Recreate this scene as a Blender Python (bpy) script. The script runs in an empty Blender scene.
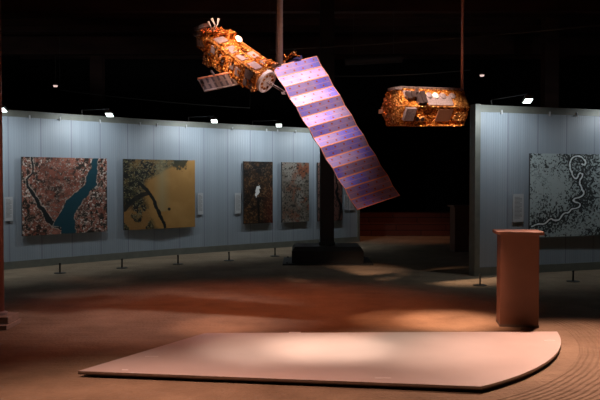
import bpy, bmesh, math, random
import numpy as np
from mathutils import Vector, Matrix, noise
random.seed(7)
sc = bpy.context.scene
col = sc.collection
PI = math.pi
EYE = 1.6
F = 720.0
TP = 21.0 / F
PITCH = math.atan(TP)

# ---------------------------------------------------------------- camera
cam_d = bpy.data.cameras.new('camera')
cam_d.sensor_width = 36.0
cam_d.lens = F / 600.0 * 36.0
cam = bpy.data.objects.new('camera', cam_d)
cam.location = (0, 0, EYE)
cam.rotation_euler = (PI / 2 - PITCH, 0, 0)
col.objects.link(cam)
sc.camera = cam
sc.view_settings.view_transform = 'Standard'
sc.view_settings.look = 'None'
sc.view_settings.exposure = 0.0
sc.view_settings.gamma = 1.0
sc.view_settings.use_curve_mapping = False

# ---------------------------------------------------------------- world and lights
world = bpy.data.worlds.new('world')
sc.world = world
world.use_nodes = True
world.node_tree.nodes['Background'].inputs[0].default_value = (0.02, 0.012, 0.010, 1)
world.node_tree.nodes['Background'].inputs[1].default_value = 0.1

def spot(name, loc, target, power, colour, angle, blend=0.6, size=0.05):
    l = bpy.data.lights.new(name, 'SPOT')
    l.energy = power
    l.color = colour
    l.spot_size = math.radians(angle)
    l.spot_blend = blend
    l.shadow_soft_size = size
    o = bpy.data.objects.new(name, l)
    o.location = loc
    o.rotation_euler = (Vector(target) - Vector(loc)).to_track_quat('-Z', 'Y').to_euler()
    col.objects.link(o)
    return o

WARM = (1.0, 0.70, 0.56)
# ceiling spots over the satellites (steep, from the visitors' side)
spot('warm_spot', (1.9, 7.5, 5.5), (0.18, 8.0, 2.85), 680, (1.0, 0.74, 0.76), 36, 1.0, 0.15)
spot('warm_spot', (2.2, 4.6, 5.3), (-0.42, 7.95, 2.92), 700, (1.0, 0.70, 0.62), 10, 1.0, 0.08)  # added only to brighten the launcher ring, no known fixture
spot('warm_spot', (-1.7, 5.7, 5.4), (-0.72, 8.2, 3.25), 3100, (1.0, 0.62, 0.44), 14, 1.0, 0.10)
spot('warm_spot', (0.4, 6.0, 5.25), (1.58, 8.9, 2.58), 3400, (1.0, 0.68, 0.48), 13, 0.9, 0.08)
# pools on the platform and the sand
spot('warm_spot', (0.5, 4.6, 5.3), (0.25, 6.62, 0.0), 2000, WARM, 15, 1.0, 0.15)
spot('warm_spot', (-0.6, 4.6, 5.3), (-0.30, 6.60, 0.0), 1100, WARM, 16, 1.0, 0.15)
spot('warm_spot', (1.2, 4.6, 5.3), (1.00, 6.72, 0.0), 900, WARM, 20, 1.0, 0.15)
spot('warm_spot', (2.6, 9.6, 5.3), (1.55, 6.3, 0.0), 1100, WARM, 30, 1.0, 0.10)
spot('warm_spot', (1.0, 6.3, 5.3), (1.72, 8.05, 0.0), 3400, (1.0, 0.50, 0.33), 15, 1.0, 0.12)
spot('warm_spot', (0.6, 6.2, 5.3), (1.15, 8.15, 0.0), 900, (1.0, 0.44, 0.26), 14, 1.0, 0.06)
spot('warm_spot', (-1.3, 5.9, 5.3), (-0.85, 7.80, 0.0), 800, (1.0, 0.44, 0.28), 14, 1.0, 0.12)
# broad dim wash over the front of the hall, plus fills added further back
spot('warm_spot', (-1.6, 5.9, 5.3), (-0.9, 4.3, 0.0), 1500, (1.0, 0.52, 0.39), 54, 1.0, 0.25)
spot('warm_spot', (-0.4, 10.2, 5.3), (-0.5, 8.4, 0.0), 520, (1.0, 0.24, 0.10), 72, 1.0, 0.25)  # fill light added to redden the dark floor behind the platform
spot('warm_spot', (3.8, 9.6, 5.3), (2.9, 6.3, 0.0), 6500, (1.0, 0.54, 0.40), 38, 1.0, 0.2)
spot('warm_spot', (2.4, 17.0, 5.3), (2.7, 19.6, 0.0), 170, (1.0, 0.40, 0.22), 48, 1.0, 0.2)  # added to lift the far brick step out of the dark

# ---------------------------------------------------------------- helpers
def P(px, py, d):
    """world point at depth Y=d seen at pixel (px,py)"""
    f = Vector((0, math.cos(PITCH), -math.sin(PITCH)))
    u = Vector((0, math.sin(PITCH), math.cos(PITCH)))
    r = f * F + Vector((1, 0, 0)) * (px - 300) + u * (200 - py)
    return Vector((0, 0, EYE)) + r * (d / r.y)

def G(px, py, z=0.0):
    a = P(px, py, 1.0) - Vector((0, 0, EYE))
    t = (z - EYE) / a.z
    return Vector((0, 0, EYE)) + a * t

def tag(o, label=None, cat=None, group=None, kind=None):
    if label: o['label'] = label
    if cat: o['category'] = cat
    if group: o['group'] = group
    if kind: o['kind'] = kind
    return o

def empty(name, loc, label, cat, group=None):
    o = bpy.data.objects.new(name, None)
    o.location = loc
    o.empty_display_size = 0.1
    col.objects.link(o)
    return tag(o, label, cat, group)

def build(name, bm, mat, parent=None, smooth=False, loc=None, recalc=True):
    """bm is in world coordinates; parent root (if any) has a translation only"""
    if recalc:
        bmesh.ops.recalc_face_normals(bm, faces=bm.faces)
    off = Vector((0, 0, 0))
    if parent is not None:
        p = parent
        while p is not None:
            off += p.location
            p = p.parent
    elif loc is not None:
        off = Vector(loc)
    bmesh.ops.translate(bm, vec=-off, verts=bm.verts)
    me = bpy.data.meshes.new(name)
    bm.to_mesh(me)
    bm.free()
    me.materials.append(mat)
    if smooth:
        for p in me.polygons: p.use_smooth = True
    o = bpy.data.objects.new(name, me)
    col.objects.link(o)
    if parent is not None:
        o.parent = parent
    elif loc is not None:
        o.location = loc
    return o

def NB(): return bmesh.new()

def pbox(bm, o, A, U, V, cuts=0, amp=0.0, freq=30.0, bevel=0.0):
    """box from corner o with edge vectors A,U,V; optionally crumpled"""
    o, A, U, V = Vector(o), Vector(A), Vector(U), Vector(V)
    vs = [bm.verts.new(o + A * i + U * j + V * k) for i in (0, 1) for j in (0, 1) for k in (0, 1)]
    fs = [(0, 1, 3, 2), (4, 6, 7, 5), (0, 4, 5, 1), (2, 3, 7, 6), (0, 2, 6, 4), (1, 5, 7, 3)]
    faces = [bm.faces.new([vs[i] for i in f]) for f in fs]
    if bevel > 0:
        es = list({e for f in faces for e in f.edges})
        r = bmesh.ops.bevel(bm, geom=es, offset=bevel, segments=2, affect='EDGES', profile=0.5)
    return faces

def box(bm, lo, hi, bevel=0.0):
    lo, hi = Vector(lo), Vector(hi)
    d = hi - lo
    return pbox(bm, lo, (d.x, 0, 0), (0, d.y, 0), (0, 0, d.z), bevel=bevel)

def crumple(bm, cuts, amp, freq=25.0, seed=0.0, rnd=0.3):
    bmesh.ops.recalc_face_normals(bm, faces=bm.faces)
    if cuts:
        bmesh.ops.subdivide_edges(bm, edges=bm.edges[:], cuts=cuts, use_grid_fill=True)
    bmesh.ops.triangulate(bm, faces=bm.faces[:])
    bm.normal_update()
    rs = random.Random(int(seed * 100) + 5)
    for v in bm.verts:
        n = noise.noise(v.co * freq + Vector((seed, seed * 2, 0)))
        v.co += v.normal * amp * (n * (1 - rnd) * 1.6 + rs.uniform(-1, 1) * rnd)

def tube(bm, pts, r, seg=10, cap=True):
    pts = [Vector(p) for p in pts]
    rings = []
    for i, p in enumerate(pts):
        if i == 0: t = pts[1] - p
        elif i == len(pts) - 1: t = p - pts[i - 1]
        else: t = (pts[i + 1] - pts[i - 1])
        t.normalize()
        a = t.orthogonal().normalized() if i == 0 else (pa - t * pa.dot(t)).normalized()
        pa = a
        b = t.cross(a)
        rr = r[i] if isinstance(r, (list, tuple)) else r
        rings.append([bm.verts.new(p + (a * math.cos(2 * PI * k / seg) + b * math.sin(2 * PI * k / seg)) * rr) for k in range(seg)])
    for i in range(len(rings) - 1):
        for k in range(seg):
            bm.faces.new([rings[i][k], rings[i][(k + 1) % seg], rings[i + 1][(k + 1) % seg], rings[i + 1][k]])
    if cap:
        bm.faces.new(rings[0][::-1]); bm.faces.new(rings[-1])

def prism(bm, pts, z0, z1):
    lo = [bm.verts.new((p[0], p[1], z0)) for p in pts]
    hi = [bm.verts.new((p[0], p[1], z1)) for p in pts]
    n = len(pts)
    bm.faces.new(lo[::-1]); bm.faces.new(hi)
    for i in range(n):
        bm.faces.new([lo[i], lo[(i + 1) % n], hi[(i + 1) % n], hi[i]])

# ---------------------------------------------------------------- materials
def mat(name, base, rough=0.6, metal=0.0, noise_scale=None, noise_amt=0.15, bump=0.0, bump_scale=None,
        emit=None, emit_s=0.0, spec=0.5, voronoi=False, detail=4.0, stretch=None):
    m = bpy.data.materials.new(name)
    m.use_nodes = True
    nt = m.node_tree
    b = nt.nodes['Principled BSDF']
    b.inputs['Base Color'].default_value = (*base, 1)
    b.inputs['Roughness'].default_value = rough
    b.inputs['Metallic'].default_value = metal
    b.inputs['Specular IOR Level'].default_value = spec
    tc = nt.nodes.new('ShaderNodeTexCoord')
    src = tc.outputs['Object']
    if stretch:
        mp = nt.nodes.new('ShaderNodeMapping')
        mp.inputs['Scale'].default_value = stretch
        nt.links.new(src, mp.inputs['Vector'])
        src = mp.outputs['Vector']
    if noise_scale:
        n = nt.nodes.new('ShaderNodeTexNoise')
        n.inputs['Scale'].default_value = noise_scale
        n.inputs['Detail'].default_value = detail
        nt.links.new(src, n.inputs['Vector'])
        r = nt.nodes.new('ShaderNodeValToRGB')
        r.color_ramp.elements[0].position = 0.3
        r.color_ramp.elements[1].position = 0.7
        r.color_ramp.elements[0].color = (*[c * (1 - noise_amt) for c in base], 1)
        r.color_ramp.elements[1].color = (*[min(1, c * (1 + noise_amt)) for c in base], 1)
        nt.links.new(n.outputs['Fac'], r.inputs['Fac'])
        nt.links.new(r.outputs['Color'], b.inputs['Base Color'])
    if bump:
        if voronoi:
            n2 = nt.nodes.new('ShaderNodeTexVoronoi')
            o2 = n2.outputs['Distance']
        else:
            n2 = nt.nodes.new('ShaderNodeTexNoise')
            n2.inputs['Detail'].default_value = 5
            o2 = n2.outputs['Fac']
        n2.inputs['Scale'].default_value = bump_scale or 40
        nt.links.new(src, n2.inputs['Vector'])
        bp = nt.nodes.new('ShaderNodeBump')
        bp.inputs['Strength'].default_value = bump
        bp.inputs['Distance'].default_value = 0.01
        nt.links.new(o2, bp.inputs['Height'])
        nt.links.new(bp.outputs['Normal'], b.inputs['Normal'])
    if emit:
        b.inputs['Emission Color'].default_value = (*emit, 1)
        b.inputs['Emission Strength'].default_value = emit_s
    return m

M = {}
M['gold'] = mat('gold_foil', (1.0, 0.33, 0.06), 0.24, 0.65, 22, 0.55, 0.9, 45)
M['gold_pale'] = mat('pale_gold_foil', (1.0, 0.45, 0.13), 0.24, 0.5, 22, 0.4, 0.9, 45)
M['grey_plate'] = mat('grey_radiator_plate', (0.25, 0.21, 0.24), 0.5, 0.2, 60, 0.3)
M['white_part'] = mat('white_painted_part', (0.80, 0.74, 0.74), 0.45)
M['dark_part'] = mat('dark_instrument_metal', (0.06, 0.045, 0.05), 0.4, 0.5)
M['mesh_grey'] = mat('antenna_grey', (0.17, 0.12, 0.11), 0.6, 0.2, 80, 0.2)
M['copper_edge'] = mat('copper_edge', (1.0, 0.40, 0.22), 0.45, 0.2)
M['blue_part'] = mat('dark_blue_panel', (0.06, 0.06, 0.18), 0.3, 0.3)
M['steel'] = mat('brushed_steel', (0.42, 0.36, 0.35), 0.42, 0.5, 30, 0.1)
M['red_lit_pole'] = mat('red_lit_steel', (0.46, 0.24, 0.20), 0.4, 0.5, 30, 0.1)  # plain steel with the red light on it put into the base colour
M['black_paint'] = mat('black_paint', (0.018, 0.017, 0.014), 0.6, 0.0, 10, 0.2)
M['black_column'] = mat('black_column_paint', (0.012, 0.012, 0.012), 0.55, 0.0)
M['podium'] = mat('painted_podium_board', (0.21, 0.095, 0.058), 0.55, 0.0, 6, 0.05)
M['board'] = mat('platform_board', (0.56, 0.49, 0.455), 0.45, 0.0, 2.5, 0.05, 0.02, 120)
M['board_edge'] = mat('platform_edge_trim', (0.16, 0.12, 0.10), 0.6)
M['rail'] = mat('olive_grey_rail', (0.20, 0.21, 0.18), 0.5, 0.2, 8, 0.1)
M['caption'] = mat('caption_board_grey', (0.50, 0.52, 0.53), 0.6, 0.0)
M['caption_ink'] = mat('caption_print_ink', (0.12, 0.12, 0.12), 0.7)
M['edge_dark'] = mat('picture_edge_dark', (0.05, 0.05, 0.05), 0.6)
M['lamp_case'] = mat('lamp_case_grey', (0.10, 0.10, 0.10), 0.5, 0.3)
M['lamp_glass'] = mat('lamp_glass_lit', (0.9, 0.95, 0.95), 0.3, emit=(0.86, 1.0, 0.96), emit_s=4.5)
M['lamp_small'] = mat('small_lamp_lit', (0.9, 0.7, 0.6), 0.3, emit=(1.0, 0.72, 0.66), emit_s=0.9)
M['hall_wall'] = mat('hall_wall_black', (0.010, 0.008, 0.008), 0.9, 0.0, 2, 0.3)
M['brick'] = None
M['cable'] = mat('cable_grey', (0.10, 0.09, 0.08), 0.6)
M['duct'] = mat('duct_metal_dark', (0.05, 0.035, 0.03), 0.6, 0.3)
M['concrete'] = mat('concrete_block', (0.34, 0.26, 0.20), 0.8, 0.0, 12, 0.15, 0.2, 60)
M['tape'] = mat('white_tape', (0.85, 0.82, 0.80), 0.5)

def node(nt, t, **kw):
    n = nt.nodes.new(t)
    for k, v in kw.items(): setattr(n, k, v)
    return n

def make_brick():
    m = bpy.data.materials.new('red_brown_brick'); m.use_nodes = True
    nt = m.node_tree; b = nt.nodes['Principled BSDF']; b.inputs['Roughness'].default_value = 0.8
    tc = node(nt, 'ShaderNodeTexCoord'); mp = node(nt, 'ShaderNodeMapping')
    mp.inputs['Rotation'].default_value = (PI / 2, 0, 0)
    br = node(nt, 'ShaderNodeTexBrick')
    br.inputs['Color1'].default_value = (0.13, 0.038, 0.022, 1)
    br.inputs['Color2'].default_value = (0.10, 0.026, 0.016, 1)
    br.inputs['Mortar'].default_value = (0.03, 0.012, 0.010, 1)
    br.inputs['Scale'].default_value = 1.0
    br.inputs['Brick Width'].default_value = 1.4
    br.inputs['Row Height'].default_value = 0.16
    br.inputs['Mortar Size'].default_value = 0.012
    nt.links.new(tc.outputs['Object'], mp.inputs['Vector']); nt.links.new(mp.outputs['Vector'], br.inputs['Vector'])
    nt.links.new(br.outputs['Color'], b.inputs['Base Color'])
    return m
M['brick'] = make_brick()

def make_wallpanel():
    """ribbed twin-wall sheet; object coords: U attribute runs along the wall in metres"""
    m = bpy.data.materials.new('ribbed_pale_wall_sheet'); m.use_nodes = True
    nt = m.node_tree; b = nt.nodes['Principled BSDF']; b.inputs['Roughness'].default_value = 0.45
    uv = node(nt, 'ShaderNodeUVMap'); uv.uv_map = 'UVMap'
    sep = node(nt, 'ShaderNodeSeparateXYZ'); nt.links.new(uv.outputs[0], sep.inputs[0])
    cmb = node(nt, 'ShaderNodeCombineXYZ'); nt.links.new(sep.outputs[0], cmb.inputs[0])
    n = node(nt, 'ShaderNodeTexNoise'); n.inputs['Scale'].default_value = 3.2; n.inputs['Detail'].default_value = 6
    n.inputs['Roughness'].default_value = 0.7
    nt.links.new(cmb.outputs[0], n.inputs['Vector'])
    r = node(nt, 'ShaderNodeValToRGB')
    r.color_ramp.elements[0].position = 0.25; r.color_ramp.elements[0].color = (0.28, 0.33, 0.38, 1)
    r.color_ramp.elements[1].position = 0.75; r.color_ramp.elements[1].color = (0.385, 0.45, 0.505, 1)
    nt.links.new(n.outputs['Fac'], r.inputs['Fac'])
    # sheet joints every 1.05 m
    mm = node(nt, 'ShaderNodeMath', operation='PINGPONG'); mm.inputs[1].default_value = 0.30
    nt.links.new(sep.outputs[0], mm.inputs[0])
    lt = node(nt, 'ShaderNodeMath', operation='LESS_THAN'); lt.inputs[1].default_value = 0.012
    nt.links.new(mm.outputs[0], lt.inputs[0])
    mx = node(nt, 'ShaderNodeMix', data_type='RGBA')
    nt.links.new(lt.outputs[0], mx.inputs[0]); nt.links.new(r.outputs[0], mx.inputs[6])
    mx.inputs[7].default_value = (0.255, 0.285, 0.34, 1)
    nt.links.new(mx.outputs[2], b.inputs['Base Color'])
    w = node(nt, 'ShaderNodeMath', operation='SINE')
    ml = node(nt, 'ShaderNodeMath', operation='MULTIPLY'); ml.inputs[1].default_value = 2 * PI / 0.045
    nt.links.new(sep.outputs[0], ml.inputs[0]); nt.links.new(ml.outputs[0], w.inputs[0])
    bp = node(nt, 'ShaderNodeBump'); bp.inputs['Strength'].default_value = 0.25; bp.inputs['Distance'].default_value = 0.004
    nt.links.new(w.outputs[0], bp.inputs['Height']); nt.links.new(bp.outputs[0], b.inputs['Normal'])
    return m
M['sheet'] = make_wallpanel()

def crinkle(m, scale, dist, base):
    nt = m.node_tree; b = nt.nodes['Principled BSDF']
    tc = node(nt, 'ShaderNodeTexCoord'); v = node(nt, 'ShaderNodeTexVoronoi'); v.inputs['Scale'].default_value = scale
    v2 = node(nt, 'ShaderNodeTexNoise'); v2.inputs['Scale'].default_value = scale * 0.8; v2.inputs['Detail'].default_value = 3
    nt.links.new(tc.outputs['Object'], v.inputs['Vector']); nt.links.new(tc.outputs['Object'], v2.inputs['Vector'])
    bp = node(nt, 'ShaderNodeBump'); bp.inputs['Strength'].default_value = 1.0; bp.inputs['Distance'].default_value = dist
    nt.links.new(v.outputs['Distance'], bp.inputs['Height']); nt.links.new(bp.outputs['Normal'], b.inputs['Normal'])
    r = node(nt, 'ShaderNodeValToRGB'); r.color_ramp.elements[0].position = 0.38; r.color_ramp.elements[1].position = 0.62
    r.color_ramp.elements[0].color = (*[c * k for c, k in zip(base, (0.45, 0.34, 0.3))], 1); r.color_ramp.elements[1].color = (*base, 1)
    nt.links.new(v2.outputs['Fac'], r.inputs['Fac']); nt.links.new(r.outputs['Color'], b.inputs['Base Color'])
crinkle(M['gold'], 48, 0.03, (1.0, 0.42, 0.085)); crinkle(M['gold_pale'], 40, 0.04, (1.0, 0.52, 0.17))
def make_print():
    m = bpy.data.materials.new('printed_picture'); m.use_nodes = True
    nt = m.node_tree; b = nt.nodes['Principled BSDF']; b.inputs['Roughness'].default_value = 0.5
    a = node(nt, 'ShaderNodeVertexColor'); a.layer_name = 'print'
    nt.links.new(a.outputs['Color'], b.inputs['Base Color'])
    return m
M['print'] = make_print()

# circle that carries the platform's round edge and the raked grooves around it
def circ3(a, b, c):
    A = np.array([[b[0] - a[0], b[1] - a[1]], [c[0] - a[0], c[1] - a[1]]]) * 2
    B = np.array([b[0]**2 + b[1]**2 - a[0]**2 - a[1]**2, c[0]**2 + c[1]**2 - a[0]**2 - a[1]**2])
    s = np.linalg.solve(A, B)
    return s[0], s[1], math.hypot(a[0] - s[0], a[1] - s[1])
TOPZ = 0.05
pE, pM, pC = G(481, 386.5, TOPZ), G(549, 360, TOPZ), G(557, 331.5, TOPZ)
CX, CY, CR = circ3(pE, pM, pC)

def make_sand():
    m = bpy.data.materials.new('packed_sand'); m.use_nodes = True
    nt = m.node_tree; b = nt.nodes['Principled BSDF']; b.inputs['Roughness'].default_value = 0.85
    b.inputs['Specular IOR Level'].default_value = 0.25
    tc = node(nt, 'ShaderNodeTexCoord')
    n = node(nt, 'ShaderNodeTexNoise'); n.inputs['Scale'].default_value = 1.6; n.inputs['Detail'].default_value = 8
    n.inputs['Roughness'].default_value = 0.65
    nt.links.new(tc.outputs['Object'], n.inputs['Vector'])
    r = node(nt, 'ShaderNodeValToRGB')
    r.color_ramp.elements[0].position = 0.3; r.color_ramp.elements[0].color = (0.19, 0.14, 0.09, 1)
    r.color_ramp.elements[1].position = 0.72; r.color_ramp.elements[1].color = (0.33, 0.25, 0.165, 1)
    nt.links.new(n.outputs['Fac'], r.inputs['Fac']); nt.links.new(r.outputs[0], b.inputs['Base Color'])
    # grooves
    sep = node(nt, 'ShaderNodeSeparateXYZ'); nt.links.new(tc.outputs['Object'], sep.inputs[0])
    def mth(op, x, y=None, c=None):
        k = node(nt, 'ShaderNodeMath', operation=op)
        nt.links.new(x, k.inputs[0])
        if y is not None: nt.links.new(y, k.inputs[1])
        if c is not None: k.inputs[1].default_value = c
        return k.outputs[0]
    dx = mth('SUBTRACT', sep.outputs[0], c=CX); dy = mth('SUBTRACT', sep.outputs[1], c=CY)
    rad = mth('SQRT', mth('ADD', mth('MULTIPLY', dx, dx), mth('MULTIPLY', dy, dy)))
    nn = node(nt, 'ShaderNodeTexNoise'); nn.inputs['Scale'].default_value = 2.5
    nt.links.new(tc.outputs['Object'], nn.inputs['Vector'])
    radn = mth('ADD', rad, mth('MULTIPLY', nn.outputs['Fac'], c=0.03))
    wav = mth('SINE', mth('MULTIPLY', radn, c=2 * PI / 0.050))
    mask = mth('MULTIPLY', mth('GREATER_THAN', rad, c=CR + 0.16), mth('LESS_THAN', rad, c=CR + 1.1))
    mask = mth('MULTIPLY', mask, mth('GREATER_THAN', mth('SUBTRACT', sep.outputs[0], c=-1.2), c=0.0))
    groove = mth('MULTIPLY', mth('MULTIPLY', wav, mask), c=0.8)
    n2 = node(nt, 'ShaderNodeTexNoise'); n2.inputs['Scale'].default_value = 28; n2.inputs['Detail'].default_value = 6
    nt.links.new(tc.outputs['Object'], n2.inputs['Vector'])
    # long low ridges left by raking across the hall
    mp = node(nt, 'ShaderNodeMapping'); mp.inputs['Scale'].default_value = (0.5, 5.0, 1.0); mp.inputs['Rotation'].default_value = (0, 0, 0.12)
    nt.links.new(tc.outputs['Object'], mp.inputs['Vector'])
    n3 = node(nt, 'ShaderNodeTexNoise'); n3.inputs['Scale'].default_value = 1.5; n3.inputs['Detail'].default_value = 4
    nt.links.new(mp.outputs['Vector'], n3.inputs['Vector'])
    h = mth('ADD', mth('ADD', groove, mth('MULTIPLY', n2.outputs['Fac'], c=1.8)), mth('MULTIPLY', n3.outputs['Fac'], c=3.0))
    bp = node(nt, 'ShaderNodeBump'); bp.inputs['Strength'].default_value = 0.8; bp.inputs['Distance'].default_value = 0.012
    nt.links.new(h, bp.inputs['Height']); nt.links.new(bp.outputs[0], b.inputs['Normal'])
    return m
M['sand'] = make_sand()

def make_solar():
    m = bpy.data.materials.new('violet_solar_cells'); m.use_nodes = True
    nt = m.node_tree; b = nt.nodes['Principled BSDF']
    b.inputs['Roughness'].default_value = 0.42; b.inputs['Metallic'].default_value = 0.25
    uv = node(nt, 'ShaderNodeUVMap'); uv.uv_map = 'UVMap'
    sep = node(nt, 'ShaderNodeSeparateXYZ'); nt.links.new(uv.outputs[0], sep.inputs[0])
    def mth(op, x, y=None, c=None):
        k = node(nt, 'ShaderNodeMath', operation=op)
        nt.links.new(x, k.inputs[0])
        if y is not None: nt.links.new(y, k.inputs[1])
        if c is not None: k.inputs[1].default_value = c
        return k.outputs[0]
    u, v = sep.outputs[0], sep.outputs[1]
    mp = node(nt, 'ShaderNodeMapping'); mp.inputs['Scale'].default_value = (1.6, 0.5, 1)
    nt.links.new(uv.outputs[0], mp.inputs['Vector'])
    # iridescent sheen put into the colour: a tint per row, drifting along it
    row = mth('FLOOR', v)
    cmb = node(nt, 'ShaderNodeCombineXYZ')
    nt.links.new(mth('MULTIPLY', u, c=1.7), cmb.inputs[0]); nt.links.new(mth('MULTIPLY', row, c=1.37), cmb.inputs[1])
    n = node(nt, 'ShaderNodeTexNoise'); n.inputs['Scale'].default_value = 0.9; n.inputs['Detail'].default_value = 2
    nt.links.new(cmb.outputs[0], n.inputs['Vector'])
    r = node(nt, 'ShaderNodeValToRGB')
    e = r.color_ramp.elements
    e[0].position = 0.30; e[0].color = (0.36, 0.27, 0.46, 1)
    e[1].position = 0.74; e[1].color = (0.16, 0.23, 0.60, 1)
    k = e.new(0.46); k.color = (0.46, 0.36, 0.70, 1)
    k = e.new(0.58); k.color = (0.26, 0.22, 0.95, 1)
    nt.links.new(n.outputs['Fac'], r.inputs['Fac'])
    fine = node(nt, 'ShaderNodeTexNoise'); fine.inputs['Scale'].default_value = 60
    nt.links.new(uv.outputs[0], fine.inputs['Vector'])
    mxf = node(nt, 'ShaderNodeMix', data_type='RGBA', blend_type='MULTIPLY'); mxf.inputs[0].default_value = 0.35
    nt.links.new(r.outputs[0], mxf.inputs[6]); nt.links.new(fine.outputs['Color'], mxf.inputs[7])
    # thin centre line of every row
    fr = mth('FRACT', v)
    l1 = mth('LESS_THAN', mth('ABSOLUTE', mth('SUBTRACT', fr, c=0.5)), c=0.035)
    lf = mth('FRACT', mth('MULTIPLY', u, c=10.0))
    l2 = mth('MULTIPLY', mth('LESS_THAN', lf, c=0.10), mth('LESS_THAN', mth('ABSOLUTE', mth('SUBTRACT', fr, c=0.5)), c=0.25))
    line = mth('MAXIMUM', mth('MULTIPLY', l1, c=0.50), mth('MULTIPLY', l2, c=0.22))
    mx = node(nt, 'ShaderNodeMix', data_type='RGBA')
    nt.links.new(line, mx.inputs[0]); nt.links.new(mxf.outputs[2], mx.inputs[6]); mx.inputs[7].default_value = (0.75, 0.38, 0.36, 1)
    # orange dots: two ranks, staggered
    up = mth('ADD', mth('MULTIPLY', u, c=5.0), mth('MULTIPLY', mth('GREATER_THAN', fr, c=0.5), c=0.5))
    du = mth('SUBTRACT', mth('FRACT', up), c=0.5)
    dv = mth('SUBTRACT', mth('FRACT', mth('MULTIPLY', fr, c=2.0)), c=0.5)
    du = mth('MULTIPLY', du, c=1.0); dv = mth('MULTIPLY', dv, c=0.60)
    dd = mth('SQRT', mth('ADD', mth('MULTIPLY', du, du), mth('MULTIPLY', dv, dv)))
    dot = mth('LESS_THAN', dd, c=0.105)
    mx2 = node(nt, 'ShaderNodeMix', data_type='RGBA')
    nt.links.new(dot, mx2.inputs[0]); nt.links.new(mx.outputs[2], mx2.inputs[6]); mx2.inputs[7].default_value = (0.42, 0.10, 0.05, 1)
    nt.links.new(mx2.outputs[2], b.inputs['Base Color'])
    return m
M['solar'] = make_solar()

def make_ceiling():
    return mat('black_ceiling_deck', (0.075, 0.034, 0.026), 0.8, 0.0, 2.0, 0.5, stretch=(0.3, 2.0, 1.0))
M['ceiling'] = make_ceiling()

# ---------------------------------------------------------------- structure
XL, XR, YF, YB, CH = -9.0, 9.0, -2.5, 24.0, 5.6

bm = NB(); box(bm, (XL, YF, -0.2), (XR, YB, 0)); tag(build('floor', bm, M['sand']), kind='structure')
bm = NB(); box(bm, (XL, YF, CH), (XR, YB, CH + 0.2)); ceil = tag(build('ceiling', bm, M['ceiling']), kind='structure')
bm = NB()
y = 2.0
while y < YB - 0.5:
    box(bm, (XL + 0.02, y, CH - 0.14), (XR - 0.02, y + 0.10, CH + 0.01)); y += 0.85
build('ceiling_rib', bm, M['ceiling'], ceil)
bm = NB()
for y in (9.6, 14.6, 19.6):
    box(bm, (XL + 0.02, y, CH - 0.62), (XR - 0.02, y + 0.22, CH - 0.139))
build('ceiling_beam', bm, M['ceiling'], ceil)
for nm, lo, hi in (('wall_back', (XL - 0.2, YB, 0), (XR + 0.2, YB + 0.2, CH)), ('wall_front', (XL - 0.2, YF - 0.2, 0), (XR + 0.2, YF, CH)),
                   ('wall_outer_left', (XL - 0.2, YF, 0), (XL, YB, CH)), ('wall_outer_right', (XR, YF, 0), (XR + 0.2, YB, CH))):
    bm = NB(); box(bm, lo, hi); tag(build(nm, bm, M['hall_wall']), kind='structure')

# display walls: polyline in plan
LW = [(-7.2, 10.55), (-5.25, 12.65), (-3.9, 14.0), (-2.9, 14.95), (-1.56, 16.0), (0.0, 17.15), (1.47, 18.3)]
RW = [(2.92, 11.88), (5.35, 12.75), (7.4, 13.4)]
WH = 2.82

def wall_strip(bm, pts, z0, z1, off0, off1, uvl=None):
    """slab following pts, between normal offsets off0 (front) and off1 (back)"""
    V = [Vector((p[0], p[1])) for p in pts]
    nrm = []
    for i in range(len(V)):
        t = (V[min(i + 1, len(V) - 1)] - V[max(i - 1, 0)]).normalized()
        nrm.append(Vector((t.y, -t.x)))
    s = [0.0]
    for i in range(1, len(V)): s.append(s[-1] + (V[i] - V[i - 1]).length)
    cols = []
    for p, n in zip(V, nrm):
        f = p + n * off0; k = p + n * off1
        cols.append([bm.verts.new((f.x, f.y, z0)), bm.verts.new((f.x, f.y, z1)), bm.verts.new((k.x, k.y, z1)), bm.verts.new((k.x, k.y, z0))])
    uv = bm.loops.layers.uv.new('UVMap')
    for i in range(len(cols) - 1):
        a, b = cols[i], cols[i + 1]
        for j in range(4):
            f = bm.faces.new([a[j], b[j], b[(j + 1) % 4], a[(j + 1) % 4]])
            for l, ss, zz in zip(f.loops, (s[i], s[i + 1], s[i + 1], s[i]), (z0, z0, z1, z1)):
                l[uv].uv = (ss, zz)
    bm.faces.new(cols[0][::-1]); bm.faces.new(cols[-1])

def display_wall(name, pts):
    bm = NB(); wall_strip(bm, pts, 0.13, WH - 0.11, 0.0, -0.10)
    w = tag(build(name, bm, M['sheet']), kind='structure')
    bm = NB(); wall_strip(bm, pts, 0.0, 0.135, 0.03, -0.13); build('bottom_rail', bm, M['rail'], w)
    bm = NB(); wall_strip(bm, pts, WH - 0.115, WH, 0.02, -0.12); build('top_rail', bm, M['rail'], w)
    return w
wl = display_wall('wall_left', LW)
wr = display_wall('wall_right', RW)
# dark vertical edge frame at the open end of the right wall
d = (Vector(RW[1]) - Vector(RW[0])).normalized(); n = Vector((d.y, -d.x))
bm = NB(); o = Vector(RW[0]) - d * 0.06 + n * 0.035
pbox(bm, (o.x, o.y, 0), (d.x * 0.10, d.y * 0.10, 0), (-n.x * 0.165, -n.y * 0.165, 0), (0, 0, WH + 0.01))
build('end_post', bm, M['rail'], wr)
d = (Vector(LW[-1]) - Vector(LW[-2])).normalized(); n = Vector((d.y, -d.x))
bm = NB(); o = Vector(LW[-1]) - d * 0.03 + n * 0.035
pbox(bm, (o.x, o.y, 0), (d.x * 0.07, d.y * 0.07, 0), (-n.x * 0.18, -n.y * 0.18, 0), (0, 0, WH + 0.01))
build('end_post', bm, M['rail'], wl)

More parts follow.
